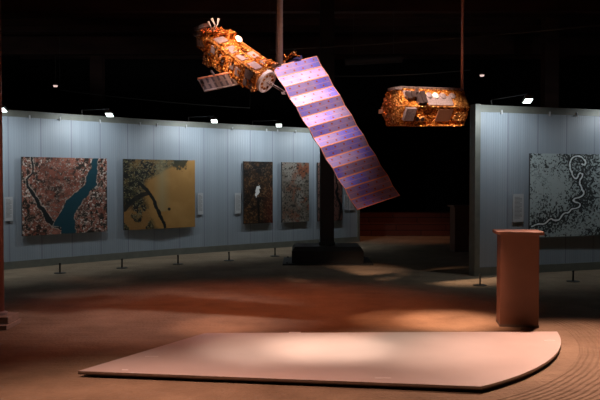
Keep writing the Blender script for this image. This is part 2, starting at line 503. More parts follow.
def on_wall(pts, px):
    """plan intersection of the sight line through px with the wall; returns point, tangent, normal"""
    sx = (px - 300) / F / math.cos(PITCH)
    best = None
    for i in range(len(pts) - 1):
        a, b = Vector(pts[i]), Vector(pts[i + 1])
        # x = sx*y
        e = b - a
        den = e.x - sx * e.y
        t = (sx * a.y - a.x) / den
        if (0 <= t <= 1) or (i == 0 and t < 0) or (i == len(pts) - 2 and t > 1):
            best = a + e * t; tt = e.normalized()
    return best, tt, Vector((tt.y, -tt.x))

# small pale clips that hold the sheets on the top rail
for pts, w, pxs in ((LW, wl, (30, 60, 100, 140, 157, 186, 232, 266, 277, 295)), (RW, wr, (500, 548, 575))):
    for px in pxs:
        p, t, n = on_wall(pts, px)
        bm = NB(); o = p + n * 0.018 - t * 0.012
        pbox(bm, (o.x, o.y, WH - 0.14), (t.x * 0.024, t.y * 0.024, 0), (n.x * 0.02, n.y * 0.02, 0), (0, 0, 0.07))
        build('clip', bm, M['caption'], w)

# ---------------------------------------------------------------- platform
def arc_pts(a0, a1, r, n):
    return [(CX + r * math.cos(a0 + (a1 - a0) * i / n), CY + r * math.sin(a0 + (a1 - a0) * i / n)) for i in range(n + 1)]
A = G(78, 371, TOPZ); B = G(205, 333, TOPZ)
aE = math.atan2(pE.y - CY, pE.x - CX); aC = math.atan2(pC.y - CY, pC.x - CX)
outline = [(A.x, A.y)] + arc_pts(aE, aC, CR, 28) + [(B.x, B.y)]
plat = empty('platform', (0.4, 6.4, 0), 'low pale flat platform with one rounded side lying on the sand', 'platform')
bm = NB(); prism(bm, outline, TOPZ - 0.018, TOPZ)
top = build('deck_board', bm, M['board'], plat)
bm = NB(); prism(bm, outline, TOPZ - 0.026, TOPZ - 0.018); build('edge_trim', bm, M['board_edge'], plat)
cx0, cy0 = 0.5, 6.4
inner = [(cx0 + (p[0] - cx0) * 0.965, cy0 + (p[1] - cy0) * 0.93) for p in outline]
bm = NB(); prism(bm, inner, 0.0, TOPZ - 0.026); build('support_frame', bm, M['black_paint'], plat)
for (x0, x1, yy, txt) in ((145, 158, 356.5, 'by the left edge of the platform'), (122, 128, 370, 'near the front left tip of the platform'),
                     (289, 301, 332.3, 'at the back edge of the platform'), (544, 555, 340.5, 'by the rounded right side of the platform'),
                     (375, 391, 378.3, 'near the front edge of the platform')):
    a = G(x0, yy, TOPZ); b = G(x1, yy, TOPZ)
    bm = NB(); box(bm, (a.x, a.y - 0.012, TOPZ), (b.x, a.y + 0.012, TOPZ + 0.002))
    o = build('tape_strip', bm, M['tape'], loc=(a.x, a.y, TOPZ)); tag(o, 'short white tape strip stuck ' + txt, 'tape')

# ---------------------------------------------------------------- podiums
def podium(c, w, dep, h, rot, label, top=0.045):
    r = empty('podium', (c.x, c.y, 0), label, 'podium')
    cs, sn = math.cos(rot), math.sin(rot)
    X = Vector((cs, sn, 0)); Y = Vector((-sn, cs, 0))
    o = Vector((c.x, c.y, 0)) - X * w / 2 - Y * dep / 2
    bm = NB(); pbox(bm, o, X * w, Y * dep, Vector((0, 0, h - 0.035)), bevel=0.006); build('body', bm, M['podium'], r)
    o2 = o - X * top - Y * top + Vector((0, 0, h - 0.035))
    bm = NB(); pbox(bm, o2, X * (w + 2 * top), Y * (dep + 2 * top), Vector((0, 0, 0.035)), bevel=0.006); build('top_board', bm, M['podium'], r)
    bm = NB(); pbox(bm, o - X * 0.003 - Y * 0.003, X * (w + 0.006), Y * (dep + 0.006), Vector((0, 0, 0.03))); build('foot_trim', bm, M['board_edge'], r)
    return r
g = G(521, 327.5)
podium(Vector((g.x + 0.005, g.y + 0.16, 0)), 0.405, 0.30, 1.035, math.radians(-8), 'tall red-brown painted podium with overhanging flat top standing behind the platform')
g = G(462, 252)
podium(Vector((g.x - 0.03, g.y + 0.15, 0)), 0.32, 0.32, 1.02, math.radians(8), 'dim podium far back in the dark beside the right display wall end')

# ---------------------------------------------------------------- left pole with stepped base
g = G(0.5, 326)
pole = empty('steel_pole', (g.x, g.y, 0), 'tall thin steel pole on a stepped stone base at the left edge', 'pole')
bm = NB(); tube(bm, [(g.x, g.y, 0.15), (g.x, g.y, CH - 0.001)], 0.042, 20); build('shaft', bm, M['red_lit_pole'], pole, True)
bm = NB(); tube(bm, [(g.x, g.y, 0.125), (g.x, g.y, 0.152), (g.x, g.y, 0.165)], [0.075, 0.075, 0.05], 20); build('flange', bm, M['steel'], pole)
bm = NB(); box(bm, (g.x - 0.15, g.y - 0.15, 0.05), (g.x + 0.145, g.y + 0.15, 0.125), 0.006); build('upper_block', bm, M['concrete'], pole)
bm = NB(); box(bm, (g.x - 0.23, g.y - 0.23, 0.0), (g.x + 0.16, g.y + 0.185, 0.05), 0.006); build('lower_block', bm, M['concrete'], pole)

# ---------------------------------------------------------------- central column on a heavy base
g = G(327.5, 264)
cy = g.y + 0.35; cxx = g.x
colm = empty('column', (cxx, cy, 0), 'black square column on a chamfered black base before the left wall', 'column')
bm = NB(); box(bm, (cxx - 0.135, cy - 0.135, 0.40), (cxx + 0.135, cy + 0.135, CH - 0.001), 0.008); build('shaft', bm, M['black_column'], colm)
bm = NB(); box(bm, (cxx - 0.155, cy - 0.155, 0.33), (cxx + 0.155, cy + 0.155, 0.40), 0.02); build('collar', bm, M['black_paint'], colm)
bm = NB()
hw, hd = 0.67, 0.45
lo_r = [(-hw, -hd), (hw, -hd), (hw, hd), (-hw, hd)]
prof = [(0.03, 0.0), (0.25, 0.0), (0.33, 0.055)]
rings = []
for z, ins in prof:
    rings.append([bm.verts.new((cxx + x - math.copysign(ins, x), cy + yy - math.copysign(ins, yy), z)) for x, yy in lo_r])
bm.faces.new(rings[0][::-1]); bm.faces.new(rings[-1])
for i in range(2):
    for k in range(4): bm.faces.new([rings[i][k], rings[i][(k + 1) % 4], rings[i + 1][(k + 1) % 4], rings[i + 1][k]])
build('base_block', bm, M['black_paint'], colm)
bm = NB(); box(bm, (cxx - 0.84, cy - 0.58, 0.0), (cxx + 0.84, cy + 0.58, 0.03)); build('base_plate', bm, M['black_paint'], colm)
for sx in (-1, 1):
    for sy in (-1, 1):
        bm = NB(); x, yy = cxx + sx * 0.76, cy + sy * 0.51
        tube(bm, [(x, yy, 0.03), (x, yy, 0.05)], 0.018, 6); build('bolt', bm, M['black_paint'], colm)

for (px, d, lab) in ((98, 20.5, 'faint dark column in the hall behind the left display wall'), (549, 17.5, 'faint dark column in the hall behind the right display wall')):
    p = P(px, 150, d)
    r = empty('column', (p.x, p.y, 0), lab, 'column')
    bm = NB(); box(bm, (p.x - 0.17, p.y - 0.17, 0.04), (p.x + 0.17, p.y + 0.17, CH - 0.001), 0.01); build('shaft', bm, M['ceiling'], r)
    bm = NB(); box(bm, (p.x - 0.24, p.y - 0.24, 0.0), (p.x + 0.24, p.y + 0.24, 0.04)); build('base_plate', bm, M['black_paint'], r)

# low brick steps far behind
st = empty('brick_step', (3.4, 21.0, 0), 'low red-brown brick step across the far dark end of the hall', 'step')
bm = NB(); box(bm, (1.0, 20.2, 0.0), (7.9, 22.0, 0.34)); build('lower_tread', bm, M['brick'], st)
bm = NB(); box(bm, (1.0, 20.9, 0.34), (7.9, 22.0, 0.60)); build('upper_tread', bm, M['brick'], st)

# ---------------------------------------------------------------- pictures
def h2(ix, iy, seed):
    v = np.sin(ix * 127.1 + iy * 311.7 + seed * 74.7) * 43758.5453
    return v - np.floor(v)
def vn(x, y, seed):
    ix, iy = np.floor(x), np.floor(y)
    fx, fy = x - ix, y - iy
    fx = fx * fx * (3 - 2 * fx); fy = fy * fy * (3 - 2 * fy)
    a = h2(ix, iy, seed); b = h2(ix + 1, iy, seed); c = h2(ix, iy + 1, seed); d = h2(ix + 1, iy + 1, seed)
    return (a * (1 - fx) + b * fx) * (1 - fy) + (c * (1 - fx) + d * fx) * fy
def fbm(x, y, seed, o=5):
    s = 0; a = 0.5; t = 0
    for i in range(o):
        s = s + a * vn(x, y, seed + i * 3.1); t += a
        x = x * 2.03 + 5.2; y = y * 2.03 + 1.7; a *= 0.55
    return s / t
def ridge(x, y, seed, o=4):
    return 1 - np.abs(2 * fbm(x, y, seed, o) - 1)
def seg_d(u, v, pts):
    best = np.full(u.shape, 9.0)
    for (a, b), (c, d) in zip(pts[:-1], pts[1:]):
        ex, ey = c - a, d - b
        t = np.clip(((u - a) * ex + (v - b) * ey) / (ex * ex + ey * ey + 1e-9), 0, 1)
        best = np.minimum(best, np.hypot(u - a - t * ex, v - b - t * ey))
    return best
def inpoly(u, v, pts):
    r = np.zeros(u.shape, bool)
    n = len(pts)
    for i in range(n):
        x1, y1 = pts[i]; x2, y2 = pts[(i + 1) % n]
        c = ((y1 > v) != (y2 > v)) & (u < (x2 - x1) * (v - y1) / (y2 - y1 + 1e-12) + x1)
        r ^= c
    return r
def mixc(a, b, t):
    t = np.clip(t, 0, 1)[..., None]
    return a * (1 - t) + np.array(b) * t
def full(u, c): return np.ones(u.shape + (3,)) * np.array(c)

def tex_lake(u, v):
    n1 = fbm(u * 6, v * 6, 1); rg = ridge(u * 10, v * 10, 2, 6); n3 = fbm(u * 60, v * 60, 3, 3); n4 = fbm(u * 30, v * 22, 9, 5)
    c = full(u, (0.25, 0.095, 0.065))
    c = mixc(c, (0.36, 0.16, 0.115), (n1 - 0.4) * 3)
    c = mixc(c, (0.05, 0.028, 0.02), (0.80 - rg) * 3.0)
    rough = np.clip(np.abs(u - 0.40) * 2.8 - 0.15 + np.clip(v - 0.8, 0, 1), 0.12, 1)
    c = mixc(c, (0.025, 0.022, 0.015), (n4 - 0.47) * 9 * rough)
    c = mixc(c, (0.03, 0.02, 0.015), (n3 - 0.56) * 7)
    c = mixc(c, (0.62, 0.56, 0.50), (n3 - 0.60) * 10 * np.clip(rough + 0.15, 0, 1) * (n4 < 0.55))
    c = mixc(c, (0.50, 0.40, 0.34), (ridge(u * 14 + v * 5, v * 18, 8, 5) - 0.94) * 12)
    q = lambda x, y: ((x - 30) / 378.0, (y - 32) / 345.0)
    wob = (fbm(u * 16, v * 16, 4) - 0.5) * 0.05; wob2 = (fbm(u * 16, v * 16, 14) - 0.5) * 0.05
    lake = [q(*p) for p in [(338, 32), (368, 32), (358, 110), (362, 155), (345, 172), (318, 198), (300, 218), (275, 255), (250, 300), (262, 380), (198, 380), (195, 345), (160, 337), (175, 308), (205, 260), (215, 228), (250, 198), (290, 165), (306, 152), (318, 108), (335, 75)]]
    riv = [q(*p) for p in [(72, 30), (78, 100), (50, 130), (55, 165), (88, 212), (100, 250), (122, 270), (140, 312), (168, 335), (200, 350)]]
    dr = seg_d(u + wob * .6, v + wob2 * .6, riv)
    wdt = 0.010 + 0.022 * np.clip((v - 0.3) * 2.0, 0, 1)
    c = mixc(c, (0.50, 0.44, 0.38), (dr < wdt + 0.012) * 0.6 * (n3 > 0.42))
    c = mixc(c, (0.012, 0.02, 0.022), (dr < wdt) * 1.0)
    ins = inpoly(u + wob, v + wob2, lake)
    edge = seg_d(u + wob, v + wob2, lake + [lake[0]]) < 0.011
    c = mixc(c, (0.45, 0.40, 0.34), edge * 0.6 * (n3 > 0.42))
    c = mixc(c, (0.010, 0.065, 0.085), ins * 1.0)
    return c
def tex_desert(u, v):
    n1 = fbm(u * 4, v * 4, 21); n3 = fbm(u * 28, v * 28, 23); rg = ridge(u * 12, v * 12, 24)
    c = full(u, (0.34, 0.20, 0.068))
    c = mixc(c, (0.42, 0.26, 0.10), (n1 - 0.4) * 2)
    lin = 0.50 - 0.16 * np.sin(v * 3.2) + (n1 - 0.5) * 0.22 + np.clip(0.30 - v, 0, 1) * 1.3
    dark = np.clip((lin - u) * 9, 0, 1)
    g = full(u, (0.06, 0.058, 0.025))
    g = mixc(g, (0.20, 0.13, 0.05), (n1 - 0.47) * 5)
    g = mixc(g, (0.006, 0.007, 0.005), (fbm(u * 50, v * 50, 25, 4) * .6 + fbm(u * 9, v * 9, 26) * .4 - 0.46 + (0.35 - u) * 0.25) * 12)
    g = mixc(g, (0.22, 0.20, 0.12), (fbm(u * 70, v * 70, 27, 2) - 0.62) * 9)
    g = mixc(g, (0.30, 0.17, 0.06), np.clip((v - 0.62) * 8, 0, 1) * (fbm(u * 5, v * 5, 29) > 0.46) * 0.85)
    c = c * (1 - dark[..., None]) + g * dark[..., None]
    c = mixc(c, (0.30, 0.27, 0.16), np.clip(1 - np.abs(u - 0.52) * 8, 0, 1) * (v < 0.75) * 0.6)
    q = lambda x, y: ((x - 20) / 355.0, (y - 22) / 350.0)
    wob = (fbm(u * 12, v * 12, 4) - 0.5) * 0.05
    d1 = seg_d(u + wob, v, [q(100, 140), (q(135, 185)), q(165, 235), q(190, 300), q(220, 365)])
    c = mixc(c, (0.012, 0.014, 0.010), (d1 < 0.022) * 1.0)
    d2 = seg_d(u + wob, v, [q(20, 270), q(80, 210), q(135, 190)])
    c = mixc(c, (0.012, 0.014, 0.010), (d2 < 0.03) * 0.9)
    c = mixc(c, (0.02, 0.018, 0.01), (np.hypot(u - 0.62, v - 0.72) < 0.022) * 1.0)
    c = mixc(c, (0.03, 0.035, 0.018), np.clip((0.16 - np.hypot((u - 0.78) * 1.3, v * 1.2) + (fbm(u * 22, v * 22, 31) - 0.5) * 0.25) * 25, 0, 1) * 0.9)
    return c
def tex_dark(u, v):
    n3 = fbm(u * 26, v * 46, 41, 5); n1 = fbm(u * 3, v * 6, 42); rg = ridge(u * 7, v * 13, 43)
    c = full(u, (0.055, 0.028, 0.012))
    c = mixc(c, (0.20, 0.11, 0.05), (n3 - 0.52) * 7)
    c = mixc(c, (0.008, 0.006, 0.005), (n1 - 0.48) * 5)
    c = mixc(c, (0.12, 0.02, 0.01), np.clip((u - 0.62) * 3, 0, 1) * np.clip((v - 0.3) * 2, 0, 1) * 0.8)
    c = mixc(c, (0.28, 0.20, 0.13), (rg - 0.93) * 12 * (n3 > 0.46))
    blot = np.hypot((u - 0.48 - (0.45 - v) * 0.55) * 1.1, (v - 0.45) * 0.80 + 0.0) + (n3 - 0.5) * 0.12 - 0.02 * np.clip((v - 0.45) * 10, -1, 1)
    c = mixc(c, (0.75, 0.76, 0.74), (blot < 0.066) * 1.0)
    c = mixc(c, (0.004, 0.004, 0.004), ((np.abs(u - 0.50 + (n1 - .5) * .1) < 0.04) & (v > 0.58)) * 0.9)
    return c
def tex_grey(u, v):
    n3 = fbm(u * 26, v * 46, 51, 5); n1 = fbm(u * 3, v * 5, 52); rg = ridge(u * 6 + v * 3, v * 12, 53)
    c = full(u, (0.17, 0.145, 0.12))
    c = mixc(c, (0.26, 0.24, 0.21), (n1 - 0.45) * 5)
    c = mixc(c, (0.22, 0.09, 0.05), (fbm(u * 5, v * 9, 54) - 0.52) * 7 * np.clip(u * 1.5, 0.3, 1))
    c = mixc(c, (0.02, 0.018, 0.014), (n3 - 0.56) * 9)
    c = mixc(c, (0.03, 0.03, 0.02), (rg - 0.92) * 10 * (v > 0.3))
    return c
def tex_red(u, v):
    n3 = fbm(u * 26, v * 46, 61, 5); n1 = fbm(u * 3, v * 5, 62)
    c = full(u, (0.16, 0.085, 0.07))
    c = mixc(c, (0.22, 0.15, 0.13), (n1 - 0.45) * 5)
    c = mixc(c, (0.03, 0.02, 0.018), (n3 - 0.52) * 9)
    d1 = seg_d(u + (n1 - .5) * .2, v, [(0.72, 0.0), (0.78, 0.45), (0.70, 0.5), (0.92, 0.75), (0.85, 1.0)])
    c = mixc(c, (0.008, 0.01, 0.012), (d1 < 0.035) * 1.0)
    return c
def smooth_path(p):
    for _ in range(2):
        o = [p[0]]
        for (a, b), (c, d) in zip(p[:-1], p[1:]):
            o += [(a * .75 + c * .25, b * .75 + d * .25), (a * .25 + c * .75, b * .25 + d * .75)]
        p = o + [p[-1]]
    return p
def tex_river(u, v):
    n3 = fbm(u * 80, v * 60, 71, 3); n1 = fbm(u * 6, v * 5, 72); rg = ridge(u * 12, v * 10, 73)
    u2 = u * 1.31   # photo-visible part spans u<0.76
    c = full(u, (0.30, 0.345, 0.345))
    q = lambda x, y: ((x - 133) / 350.0, (y - 50) / 322.0)
    path = smooth_path([q(*p) for p in [(140, 330), (165, 318), (188, 322), (205, 300), (222, 310), (240, 308), (252, 282), (275, 280), (285, 262), (312, 262), (318, 240), (292, 240), (288, 226), (322, 218), (332, 200), (318, 180), (312, 158), (325, 132), (310, 122), (302, 150), (288, 140), (282, 112), (274, 84), (285, 62), (310, 56), (330, 68), (334, 96), (322, 88)]])
    dp = seg_d(u, v, path)
    band = np.clip(1 - dp / 0.20, 0, 1)
    dens = band * 0.8 + np.clip((u - 0.30) * 2.6, 0, 1) * 0.30 + np.clip(0.14 - np.hypot(u * 1.0, v * .6), 0, 1) * 6 + np.clip(v - 0.75, 0, 1) * (1.0)
    spk = (n3 + (n1 - 0.5) * 0.45 > 0.70 - 0.33 * dens)
    c = mixc(c, (0.014, 0.017, 0.018), spk * 0.92)
    c = mixc(c, (0.10, 0.12, 0.12), (rg - 0.955) * 30 * 0.6)
    wob = (fbm(u * 22, v * 22, 74) - 0.5) * 0.03
    dp2 = seg_d(u + wob, v - wob, path)
    c = mixc(c, (0.012, 0.014, 0.014), (dp2 < 0.022) * 0.9)
    c = mixc(c, (0.52, 0.56, 0.56), (dp2 < 0.0085) * 1.0)
    return c

def picture(wall, pxl, pxr, ytl, ybl, ytr, ybr, texf, label, name='mounted_picture', group=None, off=0.07, nu=300, gain=0.8):
    pl, tl, nl = on_wall(wall, pxl); pr, tr_, nr = on_wall(wall, pxr)
    # offset towards the viewer, then find the depth again so the edges keep their place
    a = pl + nl * off; b = pr + nr * off
    sxl = (pxl - 300) / F; sxr = (pxr - 300) / F
    t = (b - a).normalized(); n = Vector((t.y, -t.x))
    def hit(sx):
        return a + t * ((sx * a.y - a.x) / (t.x - sx * t.y))
    a2 = hit(sxl); b2 = hit(sxr)
    zt = (P(pxl, ytl, a2.y).z + P(pxr, ytr, b2.y).z) / 2
    zb = (P(pxl, ybl, a2.y).z + P(pxr, ybr, b2.y).z) / 2
    W = (b2 - a2).length; H = zt - zb
    r = empty(name, (a2.x, a2.y, zb), label, 'picture', group)
    nv = max(8, int(nu * H / W))
    uu, vv = np.meshgrid(np.linspace(0, 1, nu), np.linspace(0, 1, nv))
    c = np.clip(1.75 * gain * np.clip(texf(uu, vv), 0, 1) ** 1.22, 0, 1)
    me = bpy.data.meshes.new('printed_face')
    X = a2.x + uu * (b2.x - a2.x) - a2.x; Y = uu * (b2.y - a2.y); Z = (1 - vv) * H
    co = np.stack([X, Y, Z], -1).reshape(-1, 3)
    idx = np.arange(nu * nv).reshape(nv, nu)
    fc = np.stack([idx[1:, :-1], idx[1:, 1:], idx[:-1, 1:], idx[:-1, :-1]], -1).reshape(-1, 4)
    me.from_pydata(co.tolist(), [], fc.tolist())
    ca = me.color_attributes.new('print', 'FLOAT_COLOR', 'POINT')
    rgba = np.concatenate([c.reshape(-1, 3), np.ones((nu * nv, 1))], 1).astype(np.float32)
    ca.data.foreach_set('color', rgba.ravel())
    me.materials.append(M['print'])
    o = bpy.data.objects.new('printed_face', me); col.objects.link(o); o.parent = r
    bm = NB()
    q = Vector((a2.x, a2.y, zb)) - Vector((n.x, n.y, 0)) * 0.003
    pbox(bm, q, Vector((t.x, t.y, 0)) * W, -Vector((n.x, n.y, 0)) * 0.03, Vector((0, 0, H))); build('backing_board', bm, M['edge_dark'], r)
    q = Vector((a2.x, a2.y, zb)) + Vector((t.x, t.y, 0)) * W * 0.2 - Vector((n.x, n.y, 0)) * 0.033 + Vector((0, 0, H * 0.7))
    bm = NB(); pbox(bm, q, Vector((t.x, t.y, 0)) * W * 0.6, -Vector((n.x, n.y, 0)) * (off - 0.036), Vector((0, 0, 0.05))); build('hanging_batten', bm, M['edge_dark'], r)
    return r

picture(LW, 22, 107, 156.8, 235.5, 158.5, 232, tex_lake, 'reddish satellite picture with a dark teal branching lake on the left wall')
picture(LW, 123.7, 195, 159, 230, 160.3, 227.2, tex_desert, 'ochre desert satellite picture with dark green left corner on the left wall')
picture(LW, 243.8, 272.8, 161.3, 223.8, 161.8, 222.8, tex_dark, 'narrow dark brown satellite picture with a small white blot', nu=150, gain=0.62)
picture(LW, 282, 309, 162.2, 222.3, 162.6, 221.6, tex_grey, 'narrow grey and rust satellite picture left of the black column', nu=150)
picture(LW, 317.8, 342, 162.6, 221.3, 163, 220.6, tex_red, 'narrow reddish satellite picture partly hidden behind the black column', nu=150)
picture(RW, 530, 624, 153, 236.5, 155, 235.5, tex_river, 'black and pale grey satellite picture of a white winding river on the right wall', nu=420, gain=1.15)

def caption(wall, x0, x1, y0, y1, label):
    p0, t, n = on_wall(wall, x0); p1, t1, n1 = on_wall(wall, x1)
    t = (p1 - p0).normalized(); n = Vector((t.y, -t.x))
    W = (p1 - p0).length
    zt = P(x0, y0, p0.y).z; zb = P(x0, y1, p0.y).z
    T = Vector((t.x, t.y, 0)); N = Vector((n.x, n.y, 0))
    o = Vector((p0.x, p0.y, zb))
    r = empty('caption_board', o, label, 'caption board')
    bm = NB(); pbox(bm, o + N * 0.02, T * W, N * 0.012, Vector((0, 0, zt - zb))); build('board', bm, M['caption'], r)
    bm = NB(); pbox(bm, o + T * W * 0.3, T * W * 0.4, N * 0.02, Vector((0, 0, (zt - zb) * 0.8))); build('mount', bm, M['edge_dark'], r)
    bm = NB(); H = zt - zb; k = 0
    zz = H * 0.88
    while zz > H * 0.12:
        if True:
            pbox(bm, o + N * 0.0321 + T * W * 0.14 + Vector((0, 0, zz)), T * W * (0.7 if k % 4 else 0.5), N * 0.001, Vector((0, 0, 0.006)))
        zz -= 0.022; k += 1
    build('printed_text', bm, M['caption_ink'], r)
caption(LW, 4, 12, 197, 221, 'pale caption board at far left edge beside the teal lake picture')
caption(LW, 196.8, 202.3, 193, 214.5, 'pale caption board right of the ochre desert picture')
caption(LW, 234.3, 240.2, 193, 213.5, 'pale caption board left of the narrow dark brown picture')
caption(LW, 343.4, 347.4, 195, 210, 'narrow pale caption board nearest the reddish picture behind the column')
caption(LW, 348.6, 353.6, 195, 210, 'pale caption board nearest the right end of the left wall')
caption(RW, 512, 522.5, 194, 222, 'grey caption board on the right wall left of the river picture')

# ---------------------------------------------------------------- wall floodlights
def floodlight(wall, px, py, out, label, power=60):
    p, t, n = on_wall(wall, px)
    T = Vector((t.x, t.y, 0)); N = Vector((n.x, n.y, 0))
    q2 = p + n * out
    sx = (px - 300) / F
    # slide along the wall so the head keeps its sight line
    q2 = q2 + t * ((sx * q2.y - q2.x) / (t.x - sx * t.y))
    z = P(px, py, q2.y).z
    z = max(z, 2.70)
    c = Vector((q2.x, q2.y, z))
    base = c - N * out
    r = empty('floodlight', (base.x, base.y, WH), label, 'floodlight')
    X = Vector((1, 0, 0)); D = Vector((0, math.cos(0.42), -math.sin(0.42)))    # glass plane leans down and forward
    D = Vector((0, math.cos(0.36), math.sin(-0.36))); Nn = X.cross(D)
    w, h = 0.135, 0.16
    bm = NB(); pbox(bm, c - X * w / 2 - D * h / 2 + Vector((0, 0, 0.004)), X * w, D * h, Vector((0, 0.0, 0.05)), bevel=0.006); build('lamp_case', bm, M['lamp_case'], r)
    bm = NB(); pbox(bm, c - X * w * 0.43 - D * h * 0.43 - Vector((0, 0, 0.004)), X * w * 0.86, D * h * 0.86, Vector((0, 0, 0.006))); build('lamp_glass', bm, M['lamp_glass'], r)
    bm = NB(); top = Vector((c.x, c.y, z + 0.06)); bb = Vector((base.x, base.y, WH))- N * 0.05
    tube(bm, [bb, bb + Vector((0, 0, max(0.10, z + 0.10 - WH))), top + Vector((0, 0, 0.05)), top - Vector((0, 0, 0.02))], 0.010, 6); build('bracket_arm', bm, M['black_paint'], r)
    l = bpy.data.lights.new('flood_lamp', 'SPOT'); l.spot_size = math.radians(160); l.spot_blend = 0.6; l.shadow_soft_size = 0.06
    l.energy = power; l.color = (0.88, 0.95, 1.0)
    lo = bpy.data.objects.new('flood_lamp', l); col.objects.link(lo); lo.parent = r
    lo.location = c - Vector((0, 0, 0.12)) - N * 0.16 - r.location
    lo.rotation_euler = (-N * 1.0 + Vector((0, 0, -1))).to_track_quat('-Z', 'Y').to_euler()
    return r
FP = 35
floodlight(LW, -90, 107, 1.0, 'floodlight above the left wall beyond the frame edge', FP)
floodlight(LW, 3, 110, 1.0, 'small lit floodlight above the left wall beside the steel pole', FP)
floodlight(LW, 110, 115, 1.0, 'small lit floodlight above the gap between lake and desert pictures', FP)
floodlight(LW, 214.5, 121.3, 1.0, 'small lit floodlight on the left wall right of the desert picture', FP)
floodlight(LW, 279, 125.5, 1.0, 'small lit floodlight above the two narrow pictures left of column', FP)
floodlight(LW, 338, 128.5, 1.0, 'floodlight on the left wall behind the solar wing', FP)
floodlight(RW, 527, 101, 0.9, 'small lit floodlight above the right display wall', FP * 0.85)
floodlight(RW, 665, 103, 0.9, 'floodlight above the right display wall beyond the frame edge', FP * 0.85)

# ---------------------------------------------------------------- low barrier posts
posts = [((60, 274), 'low black barrier post below the teal lake picture'), ((122, 269), 'low black barrier post below the left edge of the desert picture'),
         ((178, 265), 'low black barrier post below the right side of the desert picture'), ((229, 261.5), 'low black barrier post left of the dark brown picture'),
         ((275, 257), 'low black barrier post just left of the column base'), ((480, 286.3), 'low black barrier post left of the podium'),
         ((573, 282.3), 'low black barrier post right of the podium')]
def barrier():
    r = empty('barrier_post', (0, 0, 0), 'x', 'barrier post', 'low barrier posts along the walls')
    bm = NB(); tube(bm, [(0, 0, 0), (0, 0, 0.008), (0, 0, 0.012)], [0.10, 0.10, 0.085], 20); build('base_disc', bm, M['black_paint'], r)
    bm = NB(); tube(bm, [(0, 0, 0.012), (0, 0, 0.15)], 0.014, 10); build('stem', bm, M['black_paint'], r)
    bm = NB(); tube(bm, [(0, 0, 0.15), (0, 0, 0.17), (0, 0, 0.175)], [0.018, 0.018, 0.01], 10); build('cap', bm, M['black_paint'], r)
    return r
def copy_tree(o, parent=None):
    c = o.copy(); col.objects.link(c)
    if parent: c.parent = parent
    for ch in list(o.children): copy_tree(ch, c)
    return c
proto = barrier()
for i, ((px, py), lab) in enumerate(posts):
    o = proto if i == 0 else copy_tree(proto)
    g = G(px, py - 0.8); o.location = (g.x, g.y, 0); o['label'] = lab

# ---------------------------------------------------------------- satellite with solar wing
D1 = 8.0
S1 = D1 / F
def sv(x, y, z): return Vector((x, -z, y)) * S1        # right, up, towards viewer (in px) -> world
O = P(257, 74, D1)
a = sv(49, -38, 29); au = a.normalized()
u_ = sv(19, 10, -19); v_ = sv(-5, -17, -13.9)
# orthonormalise
uu_ = (u_ - au * u_.dot(au)).normalized(); vv_ = au.cross(uu_)
if vv_.dot(v_) < 0: vv_ = -vv_
Lb, Wb, Hb = a.length * 1.10, 28.5 * S1, 22 * S1
sat = empty('satellite_model', O - au * Lb * 0.5 + Vector((0, 0, 0)), 'large gold-foil satellite model with long violet solar wing hanging from a steel pole', 'satellite model')
def Q(s, t, w): return O - au * (Lb * s) + uu_ * (Wb * t) + vv_ * (Hb * w)   # s from near end, t across top, w down the side
bm = NB(); pbox(bm, Q(0, 0, 0), -au * Lb * 1.02, uu_ * Wb, vv_ * Hb); crumple(bm, 26, 0.010, 34, 1.0, 0.4); build('foil_body', bm, M['gold'], sat)
def plate(name, s0, s1, t0, t1, w0, w1, m, parent=sat, th=0.006, face='top', jit=0.0, cuts=0):
    bm = NB()
    if face == 'top':
        pbox(bm, Q(s0, t0, 0) - vv_ * th, -au * Lb * (s1 - s0), uu_ * Wb * (t1 - t0), vv_ * (th + 0.004))
    else:
        pbox(bm, Q(s0, 0, w0) - uu_ * th, -au * Lb * (s1 - s0), vv_ * Hb * (w1 - w0), uu_ * (th + 0.004))
    if cuts: crumple(bm, cuts, jit, 60, s0 + t0 * 3)
    return build(name, bm, m, parent)
# plates on the top face
for (s0, s1, t0, t1) in ((0.08, 0.24, 0.12, 0.48), (0.33, 0.46, 0.10, 0.44), (0.53, 0.68, 0.10, 0.50), (0.30, 0.44, 0.62, 0.92), (0.80, 0.93, 0.15, 0.60), (0.12, 0.22, 0.62, 0.9)):
    plate('radiator_plate', s0, s1, t0, t1, 0, 0, M['grey_plate'], th=0.010)
# plates on the side face
for (s0, s1, w0, w1) in ((0.06, 0.20, 0.06, 0.52), (0.04, 0.10, 0.60, 0.92), (0.14, 0.20, 0.60, 0.92), (0.28, 0.38, 0.35, 0.75), (0.42, 0.49, 0.30, 0.62), (0.62, 0.70, 0.3, 0.6), (0.80, 0.88, 0.15, 0.5)):
    plate('radiator_plate', s0, s1, 0, 0, w0, w1, M['grey_plate'], face='side', th=0.012)
# foil ridges dividing the bays
for s in (0.02, 0.26, 0.50, 0.74, 0.98):
    bm = NB(); pbox(bm, Q(s, -0.02, -0.02), -au * Lb * 0.02, uu_ * Wb * 1.04, vv_ * Hb * 0.06); crumple(bm, 8, 0.003, 60, s); build('foil_ridge', bm, M['gold_pale'], sat)
    bm = NB(); pbox(bm, Q(s, -0.035, -0.02), -au * Lb * 0.02, uu_ * Wb * 0.05, vv_ * Hb * 1.03); crumple(bm, 8, 0.003, 60, s + 7); build('foil_ridge', bm, M['gold_pale'], sat)
bm = NB(); pbox(bm, Q(0, -0.03, -0.03), -au * Lb * 1.0, uu_ * Wb * 0.05, vv_ * Hb * 0.06); crumple(bm, 12, 0.003, 60, 3); build('foil_ridge', bm, M['gold_pale'], sat)
bm = NB(); pbox(bm, Q(0, 0.97, -0.04), -au * Lb * 1.0, uu_ * Wb * 0.05, vv_ * Hb * 0.07); crumple(bm, 12, 0.003, 60, 4); build('foil_ridge', bm, M['gold_pale'], sat)
